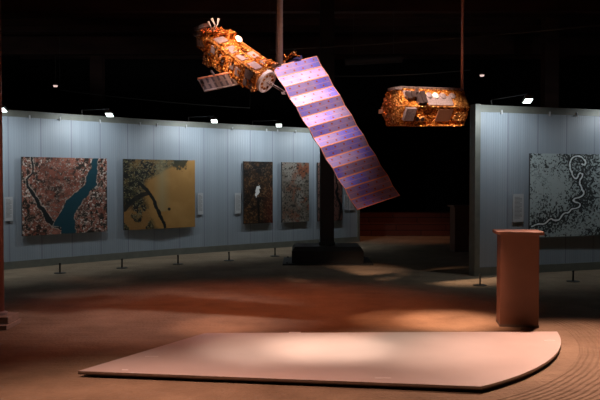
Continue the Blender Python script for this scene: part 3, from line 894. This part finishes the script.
# foil instrument boxes under and on the body
rs = random.Random(3)
def fboxc(name, s, t, w, ls, lt, lw, m, cuts=5, jit=0.007):
    bm = NB(); pbox(bm, Q(s, t, w), -au * Lb * ls, uu_ * Wb * lt, vv_ * Hb * lw); crumple(bm, cuts, jit, 50, s * 5 + t + w); return build(name, bm, m, sat)
for (s, t, w, ls, lt, lw) in ((0.96, -0.14, 0.02, 0.16, 0.5, 0.62), (0.86, -0.06, 0.92, 0.13, 0.45, 0.42), (0.62, -0.06, 0.94, 0.18, 0.5, 0.22), (0.40, -0.04, 0.94, 0.10, 0.4, 0.34),
                              (0.18, -0.03, 0.95, 0.12, 0.5, 0.14), (0.98, 0.30, -0.16, 0.12, 0.6, 0.5), (0.84, 0.75, -0.30, 0.10, 0.22, 0.34), (0.72, 0.82, -0.18, 0.08, 0.18, 0.22),
                              (0.05, 0.80, -0.14, 0.09, 0.24, 0.2), (1.0, 0.55, 0.0, 0.08, 0.45, 0.9), (1.06, -0.05, 0.25, 0.10, 0.3, 0.5), (0.02, -0.06, 0.25, 0.05, 0.08, 0.3), (0.30, -0.06, 0.05, 0.05, 0.08, 0.2)):
    fboxc('foil_instrument', s, t, w, ls, lt, lw, M['gold'])
for (s, t, w, ls, lt, lw) in ((1.08, 0.02, -0.10, 0.14, 0.35, 0.45), (1.0, 0.12, -0.24, 0.10, 0.5, 0.4), (0.93, 0.42, -0.20, 0.09, 0.30, 0.3), (1.12, 0.1, 0.1, 0.08, 0.28, 0.3), (0.80, 0.88, -0.34, 0.03, 0.10, 0.40)):
    fboxc('foil_instrument', s, t, w, ls, lt, lw, M['gold'], 4, 0.010)
for i in range(46):
    s, q_ = rs.uniform(0.05, 1.0), rs.uniform(0.02, 0.86)
    ls, lt = rs.uniform(0.02, 0.06), rs.uniform(0.05, 0.13)
    if i % 2: fboxc('foil_tuft', s, q_, -0.06 - rs.uniform(0, 0.08), ls, lt, 0.2, M['gold_pale'] if i % 6 == 1 else M['gold'], 2, 0.006)
    else: fboxc('foil_tuft', s, -0.05 - rs.uniform(0, 0.06), q_, ls, 0.12, lt, M['gold_pale'] if i % 6 == 0 else M['gold'], 2, 0.006)
for i in range(10):
    s, t = rs.uniform(0.05, 0.95), rs.uniform(0.1, 0.8)
    fboxc('dark_fitting', s, t if i % 2 else -0.03, -0.03 if i % 2 else t, 0.05, 0.07, 0.07, M['dark_part'], 0, 0.0)
# grey horn boxes and tubes at the far head
def pxv(px, py, dz=0.0): return P(px, py, D1 + 0.33 - dz)
bm = NB(); c0 = pxv(193.5, 27.5); pbox(bm, c0, pxv(203, 23.5) - c0, sv(1.5, -4, 2), sv(4, 2, -8)); build('grey_sensor', bm, M['grey_plate'], sat)
bm = NB(); c0 = pxv(192.5, 33); pbox(bm, c0, pxv(199, 32) - c0, sv(0.5, -3.5, 1), sv(2, 1, -6)); build('grey_sensor', bm, M['mesh_grey'], sat)
bm = NB(); c0 = pxv(196, 39); pbox(bm, c0, sv(4, -1, 0), sv(1, -7, 1), sv(4, 1, -6)); build('grey_sensor', bm, M['mesh_grey'], sat)
for (x0, y0, x1, y1, r0) in ((211, 27, 208.3, 21.5, 1.5), (215, 25, 211.8, 18.5, 1.6), (217.5, 24.5, 218.8, 18.5, 1.5)):
    bm = NB(); tube(bm, [Q(1.03, 0.30, -0.05), pxv(x0, y0), pxv(x1, y1)], [0.4 * S1, 0.5 * S1, r0 * S1], 10); build('horn_antenna', bm, M['white_part'], sat)
# white dish on the right edge
bm = NB(); c0 = pxv(239.5, 39.5, 0.12); ax = sv(-3, 3, 9).normalized(); e1 = sv(5, -5, 0).normalized(); e1 = (e1 - ax * e1.dot(ax)).normalized(); e2 = ax.cross(e1)
prof = [(0, 0.0), (1.8, 0.3), (3.4, 0.9), (4.9, 1.9)]
rings = []
for r_, h_ in prof[1:]:
    rings.append([bm.verts.new(c0 + (e1 * math.cos(k * PI / 9) * r_ + e2 * math.sin(k * PI / 9) * r_ * 0.55 + ax * h_) * S1) for k in range(18)])
cv = bm.verts.new(c0)
for k in range(18):
    bm.faces.new([cv, rings[0][k], rings[0][(k + 1) % 18]])
    for j in range(2): bm.faces.new([rings[j][k], rings[j][(k + 1) % 18], rings[j + 1][(k + 1) % 18], rings[j + 1][k]])
dsh = build('dish_antenna', bm, M['white_part'], sat, True)
bm = NB(); tube(bm, [Q(0.74, 0.93, 0.05), c0], 0.8 * S1, 8); build('dish_stub', bm, M['steel'], dsh)
# side scan antenna: a long slotted panel passing under the body
ac = P(215, 82.5, D1 + 0.10)
al = sv(27, 7.5, -14); aw = sv(8.5, -12.5, 3.0)
aw = aw - al * (aw.dot(al) / al.length_squared) * 0.5
o0 = P(197.5, 78.8, D1 + 0.14)
an = al.cross(aw).normalized()
bm = NB(); pbox(bm, o0, al * 3.25, aw, an * 0.015)
ant = build('side_antenna', bm, M['mesh_grey'], sat)
fr = -an if an.y > 0 else an
face0 = o0 + (an * 0.015 if fr.dot(an) > 0 else Vector((0, 0, 0)))
for i in range(16):
    s = 0.05 + i * 0.2
    for j in range(2):
        bm = NB(); pbox(bm, face0 + al * s + aw * (0.08 + 0.46 * j), al * 0.07, aw * 0.36, fr * 0.002); build('antenna_slot', bm, M['dark_part'], ant)
bm = NB(); tube(bm, [o0 - an * 0 , o0 + al * 3.25], 0.012, 8); build('antenna_rim', bm, M['copper_edge'], ant)
bm = NB(); tube(bm, [o0 + aw, o0 + al * 3.25 + aw], 0.010, 8); build('antenna_rim', bm, M['steel'], ant)
bm = NB(); tube(bm, [P(214, 75, D1 + 0.10), P(211, 71, D1 + 0.12)], 0.014, 8); build('antenna_hinge', bm, M['steel'], ant)
# round launcher ring at the near end
rc = Q(0, 0.52, 0.55)
bm = NB()
ringr = 12.2 * S1
prof = [(0.0, 0.034), (0.80, 0.030), (0.86, 0.040), (1.0, 0.040), (1.0, -0.01)]
rr = []
for f_, h_ in prof[1:]:
    rr.append([bm.verts.new(rc + uu_ * math.cos(k * PI / 16) * ringr * f_ + vv_ * math.sin(k * PI / 16) * ringr * f_ + au * h_) for k in range(32)])
cv = bm.verts.new(rc + au * 0.034)
for k in range(32):
    bm.faces.new([cv, rr[0][k], rr[0][(k + 1) % 32]])
    for j in range(3): bm.faces.new([rr[j][k], rr[j][(k + 1) % 32], rr[j + 1][(k + 1) % 32], rr[j + 1][k]])
build('launcher_ring', bm, M['white_part'], sat)
for k in range(10):
    an_ = k * 2 * PI / 10
    bm = NB(); c1 = rc + (uu_ * math.cos(an_) + vv_ * math.sin(an_)) * ringr * 0.62 + au * 0.026
    tube(bm, [c1, c1 + au * 0.016], 0.016, 8); build('foil_knob', bm, M['gold'], sat)
# boom from the ring to the wing
j0 = rc + au * 0.02; 
elbow = P(283.5, 91.5, j0.y + 0.0)
for dxy in (-0.7, 0.7):
    bm = NB(); tube(bm, [j0 + sv(dxy, dxy, 0), elbow + sv(dxy * 0.9, dxy * 0.9, 0)], 0.5 * S1, 8); build('wing_boom', bm, M['mesh_grey'] if dxy < 0 else M['steel'], sat)
bm = NB(); pbox(bm, elbow + sv(-2.5, -1, -1), sv(3.6, 0, 0), sv(1.0, -2, 0), sv(0, 0, 5)); build('boom_hinge', bm, M['white_part'], sat)
# solar wing: fourteen hinged panels
LEFT = []
DW = j0.y + 0.02
cTL, cTR = P(271.8, 67.4, DW), P(316.3, 56.2, DW + 0.40)
cBL, cBR = P(357, 210.2, DW - 0.26), P(399.5, 195.8, DW + 0.14)
w_tot = cTR - cTL; ltot = cBL - cTL
nrm = w_tot.cross(ltot).normalized()
if nrm.y > 0: nrm = -nrm
pts_l = []; pts_r = []
NP = 14
for i in range(NP + 1):
    zz = (0.85 if i % 2 == 0 else -0.85) * S1
    pts_l.append(cTL.lerp(cBL, i / NP) + nrm * zz)
    pts_r.append(cTR.lerp(cBR, i / NP) + nrm * zz)
wing = None
bmw = NB()
th = 0.008
first = None
for i in range(NP):
    p0, p1 = pts_l[i], pts_l[i + 1]; w0, w1 = pts_r[i] - p0, pts_r[i + 1] - p1; w_tot = w0
    nn = w_tot.cross(p1 - p0).normalized()
    if nn.y > 0: nn = -nn
    bm = NB(); uvl = bm.loops.layers.uv.new('UVMap')
    g0 = (p1 - p0) * 0.012
    c = [p0 + g0, p0 + g0 + w0, p1 - g0 + w1, p1 - g0]
    f = [bm.verts.new(x) for x in c]; bk = [bm.verts.new(x - nn * th) for x in c]
    tf = bm.faces.new(f)
    for l, uvv in zip(tf.loops, ((0, i + 0.002), (1, i + 0.002), (1, i + 0.998), (0, i + 0.998))): l[uvl].uv = uvv
    bm.faces.new(bk[::-1])
    for k in range(4): bm.faces.new([f[k], bk[k], bk[(k + 1) % 4], f[(k + 1) % 4]])
    pn = build('solar_panel', bm, M['solar'], sat)
    # copper edge frame of each panel
    bm = NB(); t_ = 0.0085
    pu = (p1 - p0)
    e = nn * 0.0016
    pbox(bm, p0 + e * 0, w_tot, pu.normalized() * t_, e)
    pbox(bm, p1 - pu.normalized() * t_, w1, pu.normalized() * t_, e)
    pbox(bm, p0, w_tot.normalized() * t_, pu, e)
    pbox(bm, p0 + w_tot - w_tot.normalized() * t_, w_tot.normalized() * t_, pu + w1 - w0, e)
    build('edge_strip', bm, M['copper_edge'], pn)
tube_end = cTL.lerp(cBL, 0.17) - nrm * 0.006
bm = NB(); tube(bm, [elbow, tube_end + w_tot * 0.04], 0.7 * S1, 8); build('wing_bracket', bm, M['white_part'], sat)
# dark blue folded flap and foil arm above the wing root
q0 = P(287, 63.5, D1 + 0.42)
bm = NB(); pbox(bm, q0, sv(12.5, 7, -6), sv(2.5, 2.5, 3), sv(1.5, -3.5, 2)); build('blue_flap', bm, M['blue_part'], sat)
for (x0, y0, x1, y1) in ((276, 66, 296, 54), (279, 66.5, 292, 53), (291, 53.5, 300, 57), (286, 58, 284, 54.5)):
    bm = NB(); tube(bm, [P(x0, y0, D1 + 0.36), P(x1, y1, D1 + 0.40)], 0.9 * S1, 7); build('foil_arm', bm, M['gold'], sat)
bm = NB(); pbox(bm, P(291.5, 54.5, D1 + 0.40), sv(5, 1, 0), sv(0, 2.2, 0), sv(0, 0, 4)); crumple(bm, 3, 0.004, 50, 2); build('foil_instrument', bm, M['gold_pale'], sat)

pt = P(280.2, 62, D1 + 0.12)
ha = Q(0.06, 0.92, 0.10)
bm = NB(); tube(bm, [ha, pt + Vector((0, 0, -0.03))], 0.022, 8); build('hanger_bracket', bm, M['steel'], sat)
# suspension pole of the large satellite
pt = P(280.2, 62, D1 + 0.12)
pp = empty('suspension_pole', (pt.x, pt.y, pt.z), 'thick grey steel pole hanging from the ceiling above the large satellite', 'pole')
bm = NB(); tube(bm, [(pt.x, pt.y, pt.z - 0.02), (pt.x, pt.y, CH - 0.001)], 0.030, 16); build('shaft', bm, M['steel'], pp, True)
bm = NB(); tube(bm, [(pt.x - 0.040, pt.y, pt.z - 0.02), (pt.x - 0.040, pt.y, CH - 0.001)], 0.007, 8); build('cable_conduit', bm, M['dark_part'], pp, True)
bm = NB(); tube(bm, [(pt.x, pt.y, CH - 0.03), (pt.x, pt.y, CH)], 0.09, 16); build('ceiling_flange', bm, M['steel'], pp)

# ---------------------------------------------------------------- hexagonal satellite
D2 = 9.0
S2 = D2 / F
def sw(x, y, z): return Vector((x, -z, y)) * S2
yaw = math.radians(27)
ax = Vector((math.cos(yaw), math.sin(yaw), 0)); pr = Vector((math.sin(yaw), -math.cos(yaw), 0)); up = Vector((0, 0, 1))
# front-mid edge runs (401,106)->(470.5,101)
Rh = 20.5 * S2
Ls = 81.5 * S2
fm = P(404.5, 106, D2 - 0.25)
C0 = fm - pr * Rh                      # axis start (near/left end)
tilt = 0.03
ax = (ax + up * tilt).normalized()
sat2 = empty('satellite_model', C0 + ax * Ls / 2, 'short six-sided gold-foil satellite model hanging right of centre', 'satellite model')
def hexpt(s, k, f=1.0):
    an_ = k * PI / 3
    return C0 + ax * (Ls * s) + (pr * math.cos(an_) + up * math.sin(an_) * 0.98) * Rh * f
bm = NB()
r0 = [bm.verts.new(hexpt(0, k)) for k in range(6)]; r1 = [bm.verts.new(hexpt(1, k)) for k in range(6)]
c0 = bm.verts.new(C0 - ax * 0.015); c1 = bm.verts.new(C0 + ax * (Ls + 0.01))
for k in range(6):
    j = (k + 1) % 6
    bm.faces.new([r0[k], r0[j], r1[j], r1[k]])
    bm.faces.new([c0, r0[j], r0[k]]); bm.faces.new([c1, r1[k], r1[j]])
crumple(bm, 22, 0.011, 24, 4.0, 0.35)
build('foil_body', bm, M['gold'], sat2)
bm = NB()
r0 = [bm.verts.new(hexpt(-0.012, k, 0.93)) for k in range(6)]; r1 = [bm.verts.new(hexpt(0.02, k, 0.93)) for k in range(6)]
c0 = bm.verts.new(C0 - ax * 0.05); c1 = bm.verts.new(C0 + ax * 0.02)
for k in range(6):
    j = (k + 1) % 6
    bm.faces.new([r0[k], r0[j], r1[j], r1[k]]); bm.faces.new([c0, r0[j], r0[k]]); bm.faces.new([c1, r1[k], r1[j]])
crumple(bm, 7, 0.020, 25, 9.0, 0.6)
build('foil_end_cover', bm, M['gold_pale'], sat2)
def facet(k, s, f):
    """point on facet between hex corner k and k+1 ; f 0..1; returns point, up-vector, normal"""
    p0 = hexpt(s, k); p1 = hexpt(s, k + 1)
    n_ = ax.cross(p1 - p0).normalized()
    m_ = (p0 + p1) / 2 - (C0 + ax * Ls * s)
    if n_.dot(m_) < 0: n_ = -n_
    return p0 + (p1 - p0) * f, (p1 - p0), n_
def fplate(name, k, s0, s1, f0, f1, m, th=0.012, cuts=0, jit=0.004):
    p, e_, n_ = facet(k, s0, f0)
    bm = NB(); pbox(bm, p - n_ * 0.004, ax * Ls * (s1 - s0), e_ * (f1 - f0), n_ * (th + 0.004))
    if cuts: crumple(bm, cuts, jit, 50, s0 * 9)
    return build(name, bm, m, sat2)
# facet 0: corners 0 (front-mid) -> 1 (front-top);  facet 5: 5 (front-bottom) -> 0
fplate('radiator_plate', 0, 0.36, 0.74, 0.06, 0.62, M['grey_plate'], 0.014)
fplate('radiator_plate', 0, 0.05, 0.30, 0.55, 0.90, M['grey_plate'], 0.010)
fplate('foil_cover', 0, 0.76, 0.97, 0.05, 0.60, M['gold_pale'], 0.016, 6)
for s in (0.36, 0.46, 0.57, 0.72):
    p, e_, n_ = facet(0, s + 0.045, 0.62)
    bm = NB(); tube(bm, [p, p + n_ * 0.028, p + n_ * 0.034], [0.044, 0.042, 0.02], 14); build('round_sensor', bm, M['grey_plate'] if s != 0.46 else M['white_part'], sat2)
for (s, f, w, h, th) in ((0.06, 0.35, 0.05, 0.4, 0.05), (0.13, 0.40, 0.05, 0.35, 0.06), (0.20, 0.06, 0.05, 0.55, 0.05), (0.26, 0.06, 0.05, 0.36, 0.07), (0.27, 0.45, 0.06, 0.30, 0.06), (0.21, 0.68, 0.03, 0.22, 0.06)):
    fplate('dark_instrument', 0, s, s + w, f, f + h, M['dark_part'], th)
fplate('grey_box', 5, 0.02, 0.16, 0.30, 0.95, M['grey_plate'], 0.045)
fplate('foil_panel', 5, 0.52, 0.74, 0.22, 0.88, M['podium'], 0.010)
fplate('foil_panel', 5, 0.78, 0.96, 0.25, 0.72, M['gold_pale'], 0.012, 5)
for s in (0.235, 0.315):
    p, e_, n_ = facet(5, s, 0.34)
    bm = NB(); tube(bm, [p, p + n_ * 0.02], 0.040, 16); t0 = build('thruster_ring', bm, M['gold_pale'], sat2)
    bm = NB(); tube(bm, [p + n_ * 0.018, p + n_ * 0.024], 0.028, 16); build('nozzle', bm, M['dark_part'], t0)
# seams along the prism's edges
for k, m in ((0, M['gold_pale']), (5, M['gold_pale']), (1, M['gold'])):
    bm = NB(); tube(bm, [hexpt(0, k, 1.0), hexpt(1, k, 1.0)], 0.010, 6); build('edge_seam', bm, m, sat2)
# slatted antenna rail along the top
bm = NB(); q0 = hexpt(0.02, 1, 1.0) + up * 0.012; pbox(bm, q0, ax * Ls * 0.96, -pr * 0.10, up * 0.022); rail = build('antenna_rail', bm, M['dark_part'], sat2)
for i in range(14):
    bm = NB(); pbox(bm, q0 + ax * Ls * (0.005 + i * 0.069) + pr * 0.004, ax * Ls * 0.045, -pr * 0.02, up * 0.016); build('rail_slat', bm, M['mesh_grey'], rail)
bm = NB(); pbox(bm, q0 + up * 0.02 + pr * 0.003, ax * Ls * 0.96, -pr * 0.10, up * 0.006); build('rail_cap', bm, M['grey_plate'], rail)
bm = NB(); pbox(bm, hexpt(-0.06, 1, 0.98) - pr * 0.14 , ax * Ls * 0.1, pr * 0.16, up * 0.03); build('grey_sensor', bm, M['grey_plate'], sat2)
bm = NB(); pbox(bm, hexpt(0.0, 3, 0.93) - up * 0.05, -ax * 0.03 - pr * 0.03, pr * 0.08, up * 0.05); crumple(bm, 2, 0.004, 40, 3); build('side_thruster', bm, M['white_part'], sat2)
# slim foil pipes under the belly
for (s0, s1, f) in ((0.12, 0.42, 0.02), (0.46, 0.95, 0.03)):
    p, e_, n_ = facet(5, s0, f); p2, _, _ = facet(5, s1, f)
    bm = NB(); tube(bm, [p + n_ * 0.0, p - up * 0.012 + n_ * 0.01, p2 - up * 0.012 + n_ * 0.01, p2], 0.010, 7); build('pipe', bm, M['gold'], sat2)
pt = P(466.6, 88, D2 + 0.02)
base2 = C0 + ax * Ls * 0.985 + pr * 0.11
pp = empty('suspension_pole', (base2.x, base2.y, base2.z + Rh * 0.8), 'thin red-tinted steel pole hanging from the ceiling above the six-sided satellite', 'pole')
bm = NB(); tube(bm, [(base2.x, base2.y, base2.z + Rh * 0.93), (base2.x, base2.y, CH - 0.001)], 0.019, 12); build('shaft', bm, M['red_lit_pole'], pp, True)
bm = NB(); tube(bm, [(base2.x, base2.y, CH - 0.03), (base2.x, base2.y, CH)], 0.07, 16); build('ceiling_flange', bm, M['red_lit_pole'], pp)

# ---------------------------------------------------------------- things under the ceiling
def cable(p0, p1, sag, label, r=0.012):
    pts = [p0.lerp(p1, i / 16) - Vector((0, 0, sag * 4 * (i / 16) * (1 - i / 16))) for i in range(17)]
    bm = NB(); tube(bm, pts, r, 6); o = build('cable', bm, M['cable'], loc=p0); tag(o, label, 'cable')
    for q in (pts[0], pts[-1]):
        bm = NB(); tube(bm, [q, Vector((q.x, q.y, CH - 0.001))], 0.004, 5); build('tie_wire', bm, M['cable'], o)
cable(P(270, 50, 14.0), P(640, 21, 12.0), 0.05, 'thin pale cable strung across the dark ceiling over the smaller satellite')
cable(P(60, 90, 19.0), P(250, 108, 19.0), 0.05, 'thin pale cable strung above the left display wall')
cable(P(330, 76, 17.0), P(470, 70, 17.0), 0.05, 'faint cable hanging in the dark between the two satellites')
p0, p1 = P(345, 61, 16.2), P(402, 58, 16.2)
bm = NB(); tube(bm, [p0, p1], 0.10, 20); d_ = build('duct', bm, M['duct'], loc=p0); tag(d_, 'faint reddish ventilation duct in the dark between the two satellites', 'duct')
for t_ in (0.15, 0.85):
    c_ = p0.lerp(p1, t_)
    bm = NB(); tube(bm, [c_ + Vector((0, 0, 0.1)), (c_.x, c_.y, CH)], 0.006, 6); build('hanger', bm, M['cable'], d_)
for (px, py, d, lab) in ((55.5, 86.5, 20.0, 'tiny dim lamp hanging in the dark above the teal lake picture'), (482, 76, 19.5, 'tiny dim lamp hanging in the dark right of the smaller satellite')):
    c_ = P(px, py, d)
    r = empty('pendant_lamp', c_, lab, 'lamp')
    bm = NB(); tube(bm, [c_ + Vector((0, 0, 0.10)), c_ + Vector((0, 0, 0.03))], [0.03, 0.08], 14); build('lamp_shade', bm, M['lamp_case'], r)
    bm = NB(); tube(bm, [c_ + Vector((0, 0, 0.03)), c_ - Vector((0, 0, 0.01))], [0.06, 0.05], 12); build('bulb', bm, M['lamp_small'], r)
    bm = NB(); tube(bm, [c_ + Vector((0, 0, 0.10)), Vector((c_.x, c_.y, CH))], 0.005, 5); build('cord', bm, M['cable'], r)
